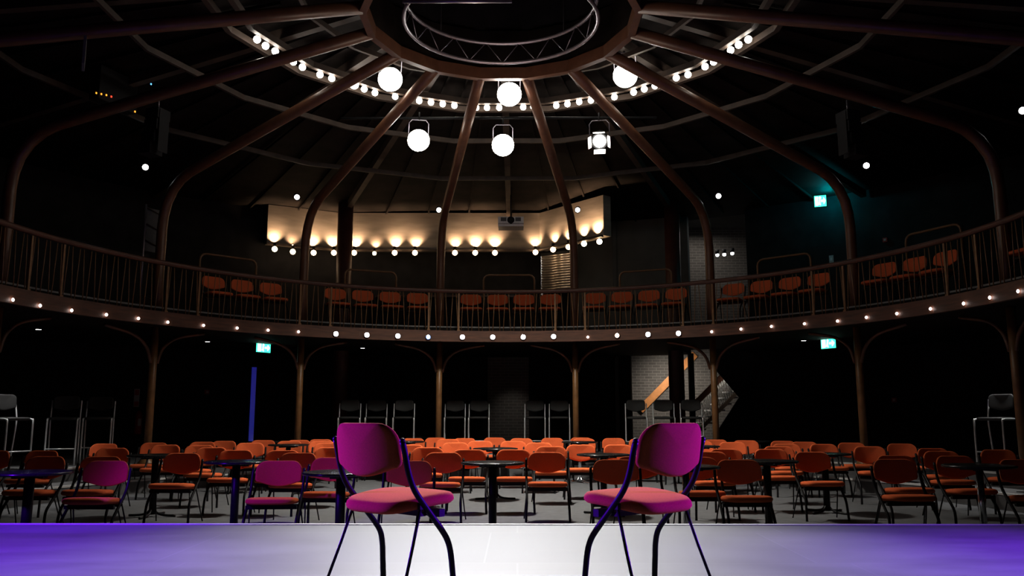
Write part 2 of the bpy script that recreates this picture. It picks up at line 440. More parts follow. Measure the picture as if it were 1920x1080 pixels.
# audience chairs: middle of the backrest's top edge as (x, y) on the photograph, standing on the floor, facing the stage
AUD = [(-9, 844, 4), (70, 844, 6), (90, 855, 4), (183, 855, 0), (199, 863, 2), (187, 828, 3), (213, 839, -4), (278, 824, 2), (301, 833, 0),
 (345, 825, 4), (338, 828, 0), (376, 834, -3), (395, 838, 3), (347, 848, 2), (444, 843, 2), (452, 821.5, -2), (476, 829, -10), (499, 819, 3), (536, 826, 0), (556, 818.6, 2), (578, 821, 0), (602, 826, -12),
 (525, 843.5, 3), (557, 848, 4), (615, 829.5, 0), (620, 838, 0), (622, 857, 2), (526, 863, -3),
 (766, 814, 0), (813, 813.5, 2), (845, 815, -6), (797, 820, 4), (740, 820, 0), (822, 822.5, 5), (855, 829, -3), (901, 826, 3), (766, 833, 4), (801, 838, 2), (830, 847.5, 2), (881, 842, 2), (961, 842, -2),
 (962, 826, -4), (1009, 829, 3), (1021, 821, 0), (1033, 836, 0), (1025, 847, 0), (768, 863, 0),
 (1078, 819, 2), (1134, 820, -4), (1149, 815.5, 0), (1188, 814, 0), (1172, 822, 3), (1090, 833, 3), (1158, 833, -3), (1152, 861, 2), (1196, 855, -3),
 (1338, 820, 0), (1312, 826, 2), (1382, 817, 0), (1440, 817, -4), (1484, 820, 8), (1370, 828, 8), (1365, 841, -3), (1330, 846, 0), (1305, 856, 2), (1444, 841, -3), (1460, 836, 0), (1478, 831.6, 2), (1514, 845, -5), (1547, 831.6, -4), (1566, 824, 0), (1570, 827.6, 4), (1385, 861, 0), (1629, 823, 3), (1628, 836, 5),
 (1728, 827, 6), (1788, 840.5, -4), (1764, 845, 2), (1694, 853, -4), (1679, 860, -3), (1782, 854, -5), (1863, 841, 3), (1918, 861, 0)]
aud = []
for x, y, dr in AUD:
    p = at_z(x, y + .5, .802); p.y -= .2          # the floor point under the seat's middle
    if hypot(p.x - CX, p.y + .1 - CY) > 6.60:     # keep it off the raised tier
        a = ang(p); p = pol(a, 6.48); 
    aud.append([p.x, p.y, dr, x, y])
for it in range(60):                              # nudge neighbours that would touch
    for i in range(len(aud)):
        for j in range(i):
            A, B = aud[i], aud[j]; dx = A[0] - B[0]; dy = A[1] - B[1]
            if abs(dx) < .535 and abs(dy) < .47:
                px_, py_ = .535 - abs(dx), .47 - abs(dy)
                if px_ < py_ * .8:
                    s = (1 if dx >= 0 else -1) * px_ * .3; A[0] += s; B[0] -= s
                else:
                    s = (1 if dy >= 0 else -1) * py_ * .3; A[1] += s; B[1] -= s
TAB = [(57, 884, 0), (286, 853, 0), (444, 864, 0), (640, 884, 0), (541, 833, 0), (497, 827, 0), (924, 866, 0), (929, 840, 0), (763, 827, 0), (787, 818.5, 0), (1085, 827, 1), (1131, 851, 0), (1285, 873, 1), (1310, 835.5, 0), (1412, 826, 1), (1437, 863, 0), (1557, 851, 0), (1831, 871, 1)]
tabs = []
for x, y, m in TAB:
    p = at_z(x, y, .762); tabs.append((p.x, p.y, m))
for it in range(60):                              # and keep backrests off the table tops, seats off the poles
    for c in aud:
        for tx, ty, m in tabs:
            for y0, y1, hw, rad in ((.1, .33, .27, .36), (-.235, .1, .28, .06)):
                nx = max(c[0] - hw, min(c[0] + hw, tx)); ny = max(c[1] + y0, min(c[1] + y1, ty))
                d = hypot(nx - tx, ny - ty)
                if d < rad:
                    mid = c[1] + (y0 + y1) / 2
                    e = .02 if mid >= ty else -.02
                    if it > 35: c[0] += .015 if c[0] >= tx else -.015
                    c[1] += e; tabs[tabs.index((tx, ty, m))] = (tx, ty - e, m); ty -= e
    for i in range(len(aud)):
        for j in range(i):
            A, B = aud[i], aud[j]; dx = A[0] - B[0]; dy = A[1] - B[1]
            if abs(dx) < .6 and abs(dy) < .5: 
                s = (1 if dx >= 0 else -1) * .02; A[0] += s; B[0] -= s
for k_, t_ in enumerate(tabs):
    for c in aud:
        for y0, y1, hw, rad in ((.1, .33, .27, .36), (-.235, .1, .28, .13)):
            nx = max(c[0] - hw, min(c[0] + hw, t_[0])); ny = max(c[1] + y0, min(c[1] + y1, t_[1]))
            if hypot(nx - t_[0], ny - t_[1]) < rad: tabs[k_] = t_ = (t_[0], c[1] - .39, t_[2])
LINES = [(7.0, 8.75, 'line nearest the stage'), (8.75, 9.6, 'second line back from the stage'), (9.6, 10.7, 'third line back from the stage'), (10.7, 12.2, 'fourth line back from the stage'), (12.2, 13.9, 'fifth line back from the stage'), (13.9, 99, 'farthest line under the balcony')]
def lit(px, y):
    if (px in (199, 526, 768, 622)): return 'magenta-lit padded chair'
    if px == 183: return 'dark magenta padded chair'
    if y < 10.2: return 'dim red-orange padded chair'
    if 600 < px < 1330: return 'bright orange padded chair'
    return 'orange padded chair'
for lo, hi, nm in LINES:
    row = sorted([c for c in aud if lo <= c[1] < hi], key=lambda c: c[0] / c[1])
    for i, c in enumerate(row):
        chair('upholstered_chair', (c[0], c[1], 0), pi + R_(c[2]), f'{lit(c[3], c[1])}, {nth(i, len(row))} in the {nm}', 'audience chairs on the floor')

# balcony chairs
BCH = [(406, 528), (457, 533), (506, 539), (470, 541), (636, 549), (682, 551), (731, 554), (778, 556), (886, 558), (933, 558), (982, 558), (1029, 557), (1120, 555), (1168, 553), (1215, 551), (1262, 548),
       (1379, 537), (1427, 533), (1477, 527), (1526, 522), (1663, 499), (1712, 490), (1760, 481), (1948, 452)]
BCH = [b for b in BCH if b != (470, 541)]
pl = []
for x, y in sorted(BCH):
    p = on_ring(x, y, 7.62); a = ang(p); pl.append(a)
for it in range(80):
    for i in range(1, len(pl)):
        g = pl[i] - pl[i - 1]
        if g < .0765: e = (.0765 - g) / 2; pl[i] += e; pl[i - 1] -= e
for i, a in enumerate(pl):
    p = pol(a, 7.66 - .2, 3.08)
    # front of the seat towards the hall
    chair('upholstered_chair', (p.x, p.y, 3.08), a + pi + R_(random.uniform(-2, 2)), f'rust-red padded chair behind the balcony railing, {nth(i, len(pl))}', 'balcony chairs')

# ------------------------------------------------------------------ black bar chairs under the balcony
def stool_parts():
    out_b = rrect(.20, .125, (.06, .06, .05, .05), 5, .03)
    back = pillow(out_b, .016, .02, lambda u, v, w: Vector((u, -.2 - .1 * v + w + .04 * (u / .2) ** 2, 1.03 + v)))
    seat = pillow(rrect(.205, .2, (.06,) * 4, 5), .025, .025, lambda u, v, w: Vector((u, v, .775 + w)))
    P = [('backrest', back, black_fabric), ('seat', seat, black_fabric)]
    for s in (-1, 1):
        x = s * .222
        pts = [(x, .21, 0), (x, .205, .70), (x, .19, .755), (x, .13, .775), (x, -.1, .775)]
        P.append(('front_leg', MB().tube(spline(pts, 4), .0135, 8), stool_steel))
        pts = [(x, -.235, 0), (x, -.17, .55), (x, -.155, .76), (x, -.19, .95), (x, -.215, 1.08)]
        P.append(('rear_leg', MB().tube(spline(pts, 4), .0125, 8), stool_steel))
    P.append(('footrest', MB().tube([(-.222, .205, .28), (.222, .205, .28)], .011, 8), stool_steel))
    return P
SP = [(n, m.mesh(n), mt) for n, m, mt in stool_parts()]
for n, me, mt in SP: me.materials.append(mt)
sproto = None
STO = [(20, 8.1, -84.5, -70), (120, 8.3, None, 0), (185, 8.3, None, 0), (655, 8.15, None, 0), (705, 8.2, None, 0), (757, 8.05, None, 0), (853, 8.1, None, 0), (898, 8.1, None, 0), (1003, 8.1, None, 0), (1049, 8.1, None, 0), (1193, 8.0, None, 0), (1245, 8.1, None, 0), (1297, 8.1, None, 0), (1868, 7.95, None, 62)]
for i, (px, r, fixed, turn) in enumerate(STO):
    p = on_ring(px, 790, r); a = ang(p)
    if sproto is None:
        root = sproto = empty('bar_chair')
        for n, me, mt in SP: link(n, me, root)
    else: root = copy_tree(sproto)
    q = pol(a, r, .42); root.location = q
    root.rotation_euler[2] = -(pi + (a * .35 if turn == 0 else 0) + R_(turn))
    tag(root, f'tall black padded bar chair on chrome legs by the back wall, {nth(i, len(STO))}', 'bar chair', 'black bar chairs on the raised tier')

# ------------------------------------------------------------------ round tables
def table_parts(metal):
    m = chrome if metal else frame_black
    top = MB().lathe([(0, .735), (.30, .735), (.335, .738), (.342, .748), (.338, .758), (.32, .762), (0, .762)], 40)
    und = MB().box((0, 0, .722), (.34, .05, .026)).box((0, 0, .722), (.05, .34, .026))
    pole = MB().tube([(0, 0, .03), (0, 0, .725)], .034 if metal else .042, 16)
    P = [('tabletop', top, table_black), ('top_bracket', und, frame_black), ('pole', pole, m)]
    for k in range(4):
        a = k * pi / 2 + pi / 4
        d = Vector((cos(a), sin(a), 0))
        P.append(('foot', MB().tube(spline([d * .02 + Vector((0, 0, .10)), d * .07 + Vector((0, 0, .045)), d * .16 + Vector((0, 0, .022)), d * .30 + Vector((0, 0, .016))], 4), .015, 8), m))
    return P
TPROTO = {}
TL = [(0, 8.9, 'nearest line of tables'), (8.9, 10.2, 'second line of tables'), (10.2, 12.3, 'third line of tables'), (12.3, 99, 'farthest line of tables')]
for lo, hi, nm in TL:
    row = sorted([t for t in tabs if lo <= t[1] < hi], key=lambda t: t[0] / t[1])
    for i, (x, y, m) in enumerate(row):
        if m not in TPROTO:
            root = TPROTO[m] = empty('round_table')
            for n, mb, mt in table_parts(m): mb.build(n, mt, root)
        else: root = copy_tree(TPROTO[m])
        root.location = (x, y, 0); root.rotation_euler[2] = random.uniform(0, 1.5)
        tag(root, f'round table on a {"chrome" if m else "black"} pole, {nth(i, len(row))} in the {nm}', 'table', 'round tables on the floor')

# ------------------------------------------------------------------ lamps
def light(kind, loc, energy, c=(1, 1, 1), target=None, size=.1, angle=60, blend=.5, parent=None, name='lamp_light'):
    d = bpy.data.lights.new(name, kind); d.energy = energy; d.color = c
    if kind == 'SPOT': d.spot_size = R_(angle); d.spot_blend = blend
    if kind in ('SPOT', 'POINT'): d.shadow_soft_size = size
    if kind == 'AREA': d.shape = 'DISK'; d.size = size
    o = bpy.data.objects.new(name, d); col.objects.link(o); o.location = loc
    if target is not None:
        o.rotation_euler = (Vector(target) - Vector(loc)).to_track_quat('-Z', 'Y').to_euler()
    if parent:
        o.parent = parent
        o.location = Vector(loc) - Vector(parent.location)
    return o
CAMP = Vector((0, 0, EYE))
LAMPS = [(732, 150, 12.25, 1, 'upper left'), (955, 178, 12.25, 1, 'upper middle'), (1172, 143, 12.25, 1, 'upper right'), (785, 264, 13.6, 1, 'lower left'), (943, 273, 13.6, 1, 'lower middle'), (1124, 265, 13.6, 0, 'lower right')]
E_LAMP = 1000
for x, y, Y, big, w in LAMPS:
    p = at_y(x, y, Y); root = empty('stage_lamp', p)
    tgt = Vector((0, 4.4, .5)); d = (tgt - p).normalized()
    up = Vector((0, 0, 1)); sx = d.cross(up).normalized(); uz = sx.cross(d)
    rr = .15
    MB().lathe([(.0, -.42), (.09, -.42), (.13, -.34), (.15, -.2), (.155, -.03), (.155, .0), (.14, .0), (.14, -.02)], 24, axis=d).build('housing', black_box, root)
    MB().lathe([(.0, .035), (.09, .028), (.14, .012), (.19, -.03)] if big else [(.0, .006), (.09, .003), (.11, -.012)], 24, axis=d).build('lens', lamp_white, root)  # big lenses drawn oversize to stand in for the glare
    yk = MB().tube([sx * -.17 + d * -.15, sx * -.17 + uz * .27 + d * -.15, sx * -.12 + uz * .33 + d * -.15, sx * .12 + uz * .33 + d * -.15, sx * .17 + uz * .27 + d * -.15, sx * .17 + d * -.15], .009, 6)
    yk.build('yoke', truss_alu, root)
    top = uz * .33 + d * -.15
    MB().tube([top, top + Vector((0, 0, .14))], .014, 8).build('clamp', black_box, root)
    for sgn, ax1, ax2 in () if big else ((1, uz, sx), (-1, uz, sx), (1, sx, uz), (-1, sx, uz)):
        c = ax1 * (sgn * .165) + d * .075
        tilt = (d + ax1 * (.35 * sgn)).normalized()
        MB().box(c, (.2, .15, .006), ax=(ax2, tilt, ax2.cross(tilt))).build('barn_door', black_box if big else white_case, root)
    tag(root, f'blazing theatre lamp hanging under the roof, {w} of the six', 'stage lamp', 'stage lamps under the roof')
    light('SPOT', p + d * .24, E_LAMP if big else 500, (.97, .97, 1), tgt, .14, 40, .8, root)
# bar carrying the lower lamps
q0 = at_y(640, 236, 13.75); q1 = at_y(1230, 236, 13.75); q0.z = q1.z = 6.36
tag(MB().tube([(q0.x, 13.68, q0.z), (q1.x, 13.68, q1.z)], .024, 10).build('lighting_bar', black_box), 'dark lighting bar carrying the lower lamps', 'lighting bar')

# bulbs of the ring under the roof
BULBS = [(482, 74), (498, 86), (516, 96), (550, 116), (567, 126), (600, 140), (622, 147), (664, 158), (683, 167), (703, 174), (741, 181), (786, 189), (808, 192), (830, 195), (852, 198), (893, 202), (913, 202), (936, 202), (981, 201), (1000, 200), (1043, 198), (1064, 195), (1086, 191), (1108, 188), (1152, 182), (1188, 173), (1208, 167), (1228, 161), (1268, 146), (1290, 140), (1322, 125), (1338, 116), (1370, 94), (1385, 84), (1403, 74)]
bm_b = MB().sphere((0, 0, 0), .052, 14, 10).mesh('globe'); bm_b.materials.append(bulb_white)
bm_h = MB().lathe([(0, .13), (.03, .13), (.034, .06), (.028, .035), (0, .035)], 12).mesh('holder'); bm_h.materials.append(black_box)
bp = None
for i, (x, y) in enumerate(BULBS):
    p = at_z(x, y, 6.62)
    if bp is None:
        root = bp = empty('festoon_bulb'); link('globe', bm_b, root); link('holder', bm_h, root)
    else: root = copy_tree(bp)
    root.location = p
    if x == 664: root.scale = (1.5, 1.5, 1.5)
    tag(root, f'glowing white globe bulb of the ring under the roof, {nth(i, len(BULBS))}', 'light bulb', 'bulbs of the roof ring')
# small downlights near the eaves
DOTS = [(273, 314), (557, 370), (823, 394), (1083, 394), (1347, 368), (1624, 311), (1917, 208)]
dm = MB().lathe([(0, .0), (.05, .002), (.055, .03)], 16).mesh('lens'); dm.materials.append(dot_white)
dh = MB().lathe([(.062, .0), (.07, .0), (.07, .12), (0, .12)], 16, cap=False).mesh('housing'); dh.materials.append(black_box)
dp = None
for i, (x, y) in enumerate(DOTS):
    p = on_ring(x, y, 8.3)
    if dp is None:
        root = dp = empty('downlight'); link('lens', dm, root); link('housing', dh, root)
    else: root = copy_tree(dp)
    root.location = p
    d = (Vector((0, 5, 0)) - p); root.rotation_euler = d.to_track_quat('-Z', 'Y').to_euler()
    tag(root, f'small white downlight high under the eaves, {nth(i, len(DOTS))}', 'downlight', 'downlights under the eaves')
SOFF = [(72, 618), (389, 641), (680, 653), (1507, 639)]
for i, (x, y) in enumerate(SOFF):
    p = at_z(x, y, 2.765); o = copy_tree(dp); o.location = p; o.rotation_euler = (0, 0, 0)
    o.scale = (.9, .9, .5)
    tag(o, f'tiny recessed downlight in the balcony underside, {nth(i, 4)}', 'downlight', 'downlights under the balcony')
# lights along the balcony front
FL = [(25, 562, 's'), (76, 573, 's'), (135, 582, 's'), (200, 590, 's'), (260, 597, 's'), (315, 604, 's'), (382, 610, 's'), (445, 615, 's'), (503, 619, 's'), (560, 622, 's'), (630, 626, 'c'), (688, 628, 'c'), (746, 630, 'c'), (803, 632, 'b'), (867, 632, 'c'), (924, 632, 'c'), (981, 632, 'c'), (1038, 631, 'c'), (1102, 632, 's'), (1157, 629, 'w'), (1215, 627, 'c'), (1272, 625, 'c'), (1334, 622, 's'), (1389, 617, 's'), (1446, 612, 's'), (1508, 607, 's'), (1570, 602, 's'), (1624, 595, 's'), (1681, 588, 's'), (1744, 579, 's'), (1806, 569, 's'), (1855, 558, 's'), (1908, 546, 's')]
rim_me = MB().lathe([(.046, 0), (.056, 0), (.056, .03), (0, .03)], 16).mesh('bezel'); rim_me.materials.append(chrome)
lens_me = {}
for kd, mt, rr in (('s', led_small, .024), ('c', led_cool, .05), ('b', led_blue, .045), ('w', led_warm, .045)):
    lm = MB().sphere((0, 0, .005), rr, 14, 8, (1, 1, .5)).mesh('lens'); lm.materials.append(mt); lens_me[kd] = lm
WORD = {'s': 'small white', 'c': 'bright cool white', 'b': 'blue', 'w': 'warm orange'}
for i, (x, y, kd) in enumerate(FL):
    p = on_ring(x, y, BALC_R - .062); a = ang(p)
    root = empty('fascia_light', p); link('lens', lens_me[kd], root)
    if kd != 's': link('bezel', rim_me, root)
    root.rotation_euler = Vector((sin(a), cos(a), 0)).to_track_quat('Z', 'Y').to_euler()
    tag(root, f'{WORD[kd]} light on the wooden balcony front, {nth(i, len(FL))}', 'light', 'lights along the balcony front')

# ------------------------------------------------------------------ bar bulkhead with its row of uplights
BP = [at_z(x, y, 5.44) for x, y in ((500, 456), (640, 469), (1012, 469), (1132, 441))]
bk = MB()
for a, b in zip(BP[:-1], BP[1:]):
    a = a.copy(); b = b.copy()
    n = Vector((b.y - a.y, -(b.x - a.x), 0)).normalized()          # towards the hall
    v = []
    for q in (a, b):
        v += [q, q + Vector((0, 0, .98)), q + Vector((0, 0, .98)) - n * .25, q - n * .25]
    bk.add(v, [(0, 1, 5, 4), (1, 2, 6, 5), (2, 3, 7, 6), (3, 0, 4, 7), (0, 3, 2, 1), (4, 5, 6, 7)], False)
struct('wall_bulkhead', bk, plaster)
tr = MB()
for a, b in zip(BP[:-1], BP[1:]):
    n = Vector((b.y - a.y, -(b.x - a.x), 0)).normalized()
    tr.beam(a + n * .05 + Vector((0, 0, -.02)), b + n * .05 + Vector((0, 0, -.02)), .08, .05)
struct('trim_16', tr, timber)
COVE = [(515, 467), (549, 472), (588, 474), (626, 474), (664, 474), (702, 475), (740, 474), (778, 474), (853, 474), (891, 474), (928, 474), (1004, 473), (1037, 468), (1066, 463), (1095, 457), (1124, 453)]
cg = MB().sphere((0, 0, 0), .066, 14, 10).mesh('globe'); cg.materials.append(cove_warm)
ch = MB().lathe([(0, .16), (.035, .16), (.045, .07), (.0, .07)], 12).mesh('holder'); ch.materials.append(black_box)
cp = None
for i, (x, y) in enumerate(COVE):
    p = at_z(x, y, 5.38)
    best = None
    for a, b in zip(BP[:-1], BP[1:]):
        u = (b - a); u.z = 0; L = u.length; u.normalize(); t = max(0, min(L, (p - a).dot(u))); q = a + u * t
        dd = (Vector((p.x, p.y, 0)) - Vector((q.x, q.y, 0))).length
        if best is None or dd < best[0]: best = (dd, q, Vector((u.y, -u.x, 0)))
    q, n = best[1], best[2]
    p = at_y(x, y, q.y + n.y * .2); best = None
    for a, b in zip(BP[:-1], BP[1:]):
        u = (b - a); u.z = 0; L = u.length; u.normalize(); t = max(0, min(L, (p - a).dot(u))); qq = a + u * t
        dd = hypot(p.x - qq.x, p.y - qq.y)
        if best is None or dd < best[0]: best = (dd, qq, Vector((u.y, -u.x, 0)))
    q, n = best[1], best[2]
    if cp is None:
        root = cp = empty('cove_lamp'); link('globe', cg, root); link('holder', ch, root)
    else: root = copy_tree(cp)
    root.location = p
    dim = x in (702,)
    if dim: root.scale = (.75, .75, .75)
    tag(root, f'warm glowing lamp below the bulkhead over the bar, {nth(i, len(COVE))}', 'lamp', 'warm lamps over the bar')
    s = light('SPOT', Vector((q.x, q.y, p.z + .17)) + n * .09, (25 if dim else random.choice((60, 85, 120))), (1, .66, .40), Vector((q.x, q.y, p.z + .55)) - n * .05, .02, 110, 1., None, 'cove_uplight')
# roller shutter over the bar end
sa = at_y(1016, 478, 20.95); sb = at_y(1074, 470, 20.45)
sh = MB(); u = (sb - sa); u.z = 0; L = u.length; u.normalize(); n = Vector((u.y, -u.x, 0))
for i in range(15):
    z = 5.30 - i * .066
    sh.tube([Vector((sa.x, sa.y, z)), Vector((sb.x, sb.y, z))], .036, 8)
root = empty('roller_shutter', (0, 0, 0))
sh.build('slats', steel_slats, root)
MB().tube([Vector((sa.x, sa.y, 5.36)), Vector((sb.x, sb.y, 5.36))], .05, 10).build('roller', black_box, root)
for q in (sa, sb): MB().box((q.x, q.y, 4.85), (.05, .05, 1.1)).build('guide', chrome, root)
tag(root, 'ribbed metal roller shutter at the right end of the bar', 'shutter')
# dark bar counter and back shelves below the bulkhead
root = empty('bar_counter', (0, 0, 0))
c0 = at_y(695, 520, 20.3); c1 = at_y(1000, 520, 20.3)
MB().box(((c0.x + c1.x) / 2, 20.4, 3.6), (c1.x - c0.x, .6, 1.04)).build('cabinet', black_box, root)
MB().box(((c0.x + c1.x) / 2, 20.36, 4.145), (c1.x - c0.x + .1, .76, .05)).build('worktop', rail_wood, root)
tag(root, 'long dark bar counter on the balcony under the bulkhead', 'bar')
# projector hanging over the balcony
p = at_y(958, 417, 19.0); root = empty('projector', p)
pj = MB().box((0, 0, 0), (.60, .5, .16)).box((0, .02, -.10), (.59, .45, .08))
pj.build('casing', white_case, root)
MB().lathe([(0, .27), (.075, .27), (.085, .25), (.085, .2)], 24, (-.0, 0, .0), axis=(0, -1, 0)).build('lens', black_box, root)
for s in (-1, 1): MB().box((s * .17, -.253, .015), (.13, .01, .09)).build('vent', grey_panel, root)
MB().tube([(0, 0, .08), (0, 0, .85)], .018, 8).build('pole', black_box, root)
tag(root, 'white projector hanging over the middle of the balcony', 'projector')

# ------------------------------------------------------------------ stairwell things
def px_beam(p0, p1, Y, w, h, Y1=None):
    return at_y(p0[0], p0[1], Y), at_y(p1[0], p1[1], Y1 or Y)
a, b = px_beam((1200, 769), (1303, 664), 23.28, 0, 0)
tag(MB().beam(a, b, .05, .20).build('wall_handrail', oak), 'orange oak handrail board sloping up the brick stair wall', 'handrail')
root = empty('staircase', (0, 0, 0))
a, b = px_beam((1296, 764), (1392, 668), 21.35, 0, 0)
MB().beam(a, b, .06, .14).build('handrail', rail_wood, root)
a2, b2 = px_beam((1296, 822), (1392, 726), 21.35, 0, 0)
MB().beam(a2, b2, .05, .09).build('stringer', timber, root)
lt = MB()
nn = 26
for i in range(nn + 1):
    t = i / nn
    lo = a2.lerp(b2, t); hi = a.lerp(b, t)
    if i + 3 <= nn: lt.tube([lo, a.lerp(b, (i + 3) / nn)], .006, 5)
    if i >= 3: lt.tube([lo, a.lerp(b, (i - 3) / nn)], .006, 5)
lt.build('guard_mesh', stool_steel, root)
for i in range(8):
    q = a2.lerp(b2, (i + .5) / 8)
    MB().box((q.x, q.y + .62, q.z - .02), (.30, 1.1, .04)).build('tread', white_strip, root)
tag(root, 'staircase with lattice guard rising to the right by the brick wall', 'staircase')
p = at_y(1296, 700, 20.9)
tag(MB().box((p.x, p.y, 1.6), (.13, .13, 2.4)).build('square_post', black_box), 'slim black square post in front of the staircase', 'post')
sw = MB()
pp = [(1336, 640), (1440, 640), (1440, 850), (1347, 850), (1347, 806), (1386, 745), (1343, 694)]
fr_ = [at_y(x, y, 20.75) for x, y in pp]; bk_ = [q + Vector((0, .05, 0)) for q in fr_]
n_ = len(pp)
sw.add(fr_ + bk_, [tuple(range(n_)), tuple(range(2 * n_ - 1, n_ - 1, -1))] + [(i, i + n_, (i + 1) % n_ + n_, (i + 1) % n_) for i in range(n_)], False)
struct('wall_stair_side', sw, black_wall)  # lower part of this black sheet stands in for the dark under the stairs
# spotlights in the upper stairwell
for i, (x, y) in enumerate(((1345, 478), (1358, 477), (1373, 475))):
    p = at_y(x, y, 22.4); o = empty('track_spotlight', p)
    MB().sphere((0, 0, 0), .05, 12, 8).build('lens', dot_white, o)
    MB().lathe([(.055, .02), (.06, .14), (0, .14)], 12).build('housing', black_box, o)
    tag(o, f'white spotlight in the upper stairwell, {("left", "middle", "right")[i]} of the three', 'spotlight', 'three spotlights in the stairwell')

# ------------------------------------------------------------------ exit signs
def exit_sign(px, py, r, w, h, turn, label, art=True):
    p = on_ring(px, py, r); a = ang(p)
    root = empty('exit_sign', p, -a + R_(turn))
    MB().box((0, .02, 0), (w + .02, .03, h + .02)).build('case', black_box, root)
    MB().box((0, 0, 0), (w, .012, h)).build('panel', exit_green, root)
    sy = -.0095
    m = MB()
    m.box((-w * .30, sy, 0), (w * .22, .006, h * .78))                                     # doorway
    ax, az = w * .22, 0.                                                                     # arrow
    m.box((ax - w * .03, sy, az), (w * .2, .006, h * .16))
    m.add([Vector((ax + w * .06, sy - .003, h * .32)), Vector((ax + w * .22, sy - .003, 0)), Vector((ax + w * .06, sy - .003, -h * .32))], [(0, 2, 1)], False)
    mm = MB()
    # running figure
    m.sphere((-w * .02, sy, h * .30), h * .10, 10, 6, (1, .1, 1))
    m.beam((-w * .02, sy, h * .2), (-w * .05, sy, -h * .1), .006, h * .14, (0, 1, 0))
    m.beam((-w * .05, sy, -h * .1), (w * .0, sy, -h * .38), .006, h * .09, (0, 1, 0))
    m.beam((-w * .05, sy, -h * .1), (-w * .12, sy, -h * .3), .006, h * .09, (0, 1, 0))
    m.build('pictogram', exit_white, root)
    tag(root, label, 'exit sign'); return root
exit_sign(494, 652, 9.2, .36, .2, 18, 'green exit sign glowing under the left side of the balcony')
exit_sign(1553, 644, 9.2, .36, .2, -16, 'green exit sign glowing under the right side of the balcony')
ex = exit_sign(1538, 377, 11.0, .26, .26, 20, 'bright green exit sign high on the upper right wall')
light('POINT', Vector(ex.location) + Vector((.22, .12, .12)), 22, (.0, .62, .75), size=.05, name='exit_glow')
# soffit beam catching the exit sign's glow
p = on_ring(1580, 352, 11.5)

# ------------------------------------------------------------------ wall things
def wall_obj(name, px, py, r):
    p = on_ring(px, py, r); a = ang(p); return empty(name, p, -a)
r_ = wall_obj('fire_notice', 256, 746, WALL_R - .03)
MB().box((0, 0, 0), (.12, .012, .40)).build('board', sign_white, r_)
MB().box((0, -.008, .12), (.09, .006, .12)).build('red_panel', red_paint, r_)
MB().box((0, -.008, -.13), (.09, .006, .10)).build('red_panel', red_paint, r_)
tag(r_, 'narrow white and red fire notice on the left wall', 'sign')
r_ = wall_obj('fire_extinguisher', 259, 790, WALL_R - .12)
MB().lathe([(0, -.28), (.075, -.28), (.08, -.26), (.08, .12), (.065, .19), (.03, .22), (.03, .25), (0, .25)], 20).build('cylinder', red_paint, r_)
MB().box((0, -.01, .27), (.03, .12, .03)).build('valve_handle', black_box, r_)
MB().tube(spline([(0, -.03, .25), (-.09, -.06, .22), (-.115, -.04, 0), (-.11, -.03, -.15)], 5), .012, 8).build('hose', black_box, r_)
MB().box((.0, -.083, -.02), (.07, .006, .16)).build('paper_label', sign_white, r_)
tag(r_, 'red fire extinguisher on the left wall below the fire notice', 'fire extinguisher')
for px, py, w in ((388, 735, 'lower left wall'), (1677, 750, 'lower right wall'), (1660, 450, 'upper right wall')):
    r_ = wall_obj('alarm_call_point', px, py, WALL_R - .03)
    MB().box((0, 0, 0), (.10, .05, .10)).build('case', red_paint, r_); MB().box((0, -.028, 0), (.05, .006, .05)).build('pane', sign_white, r_)
    tag(r_, f'small red fire alarm call point on the {w}', 'alarm')
r_ = wall_obj('wall_switch', 1559, 486, WALL_R - .02)
MB().box((0, 0, 0), (.1, .02, .18)).build('plate', sign_white, r_); MB().box((0, -.013, 0), (.04, .01, .07)).build('rocker', white_case, r_)
tag(r_, 'pale wall switch plate behind the right balcony railing', 'switch')
p = on_ring(474, 745, 9.4); a = ang(p)
r_ = empty('blue_lit_edge', (p.x, p.y, 0), -a)
MB().box((0, .02, 1.35), (.14, .03, 1.9)).build('edge_backing', black_box, r_)
MB().box((0, -.005, 1.35), (.10, .02, 1.86)).build('lit_face', blue_glow, r_)  # glowing face stands in for blue light falling on an edge
tag(r_, 'vertical deep blue-lit edge below the left exit sign', 'lit edge')
for k, (a0, z0) in enumerate(((R_(38), 3.08), (R_(50), 3.08), (R_(-52), .42))):
    d = MB().ringwall([(WALL_R - .015, z0), (WALL_R - .015, z0 + 2.15), (WALL_R - .0, z0 + 2.15), (WALL_R - .0, z0)], a0, a0 + R_(5), 3, True)
    struct(f'door_{k + 1}', d, black_box)
# pale panel and loudspeakers hung under the roof
p = on_ring(158, 100, 5.0); a = ang(p)
o = MB().box((0, 0, 0), (.26, .03, .34)).build('acoustic_panel', grey_panel, loc=p, rz=-a + R_(14)); tag(o, 'pale grey square panel hanging at upper left', 'panel')
for px, py, w in ((294, 248, 'left'), (1592, 252, 'right')):
    p = on_ring(px, py, 5.6); a = ang(p); r_ = empty('line_array_speaker', p, -a)
    for i in range(4):
        z = .27 - i * .18
        MB().box((0, .012 * i * i, z), (.26, .24, .165)).build('cabinet', black_box, r_)
    MB().box((0, -.126, .0), (.2, .01, .66)).build('grille', black_box, r_)
    MB().tube([(0, 0, .36), (0, 0, .55)], .012, 8).build('hanging_bracket', truss_alu, r_)
    tag(r_, f'black loudspeaker column hanging under the {w} side of the roof', 'loudspeaker', 'hanging loudspeakers')
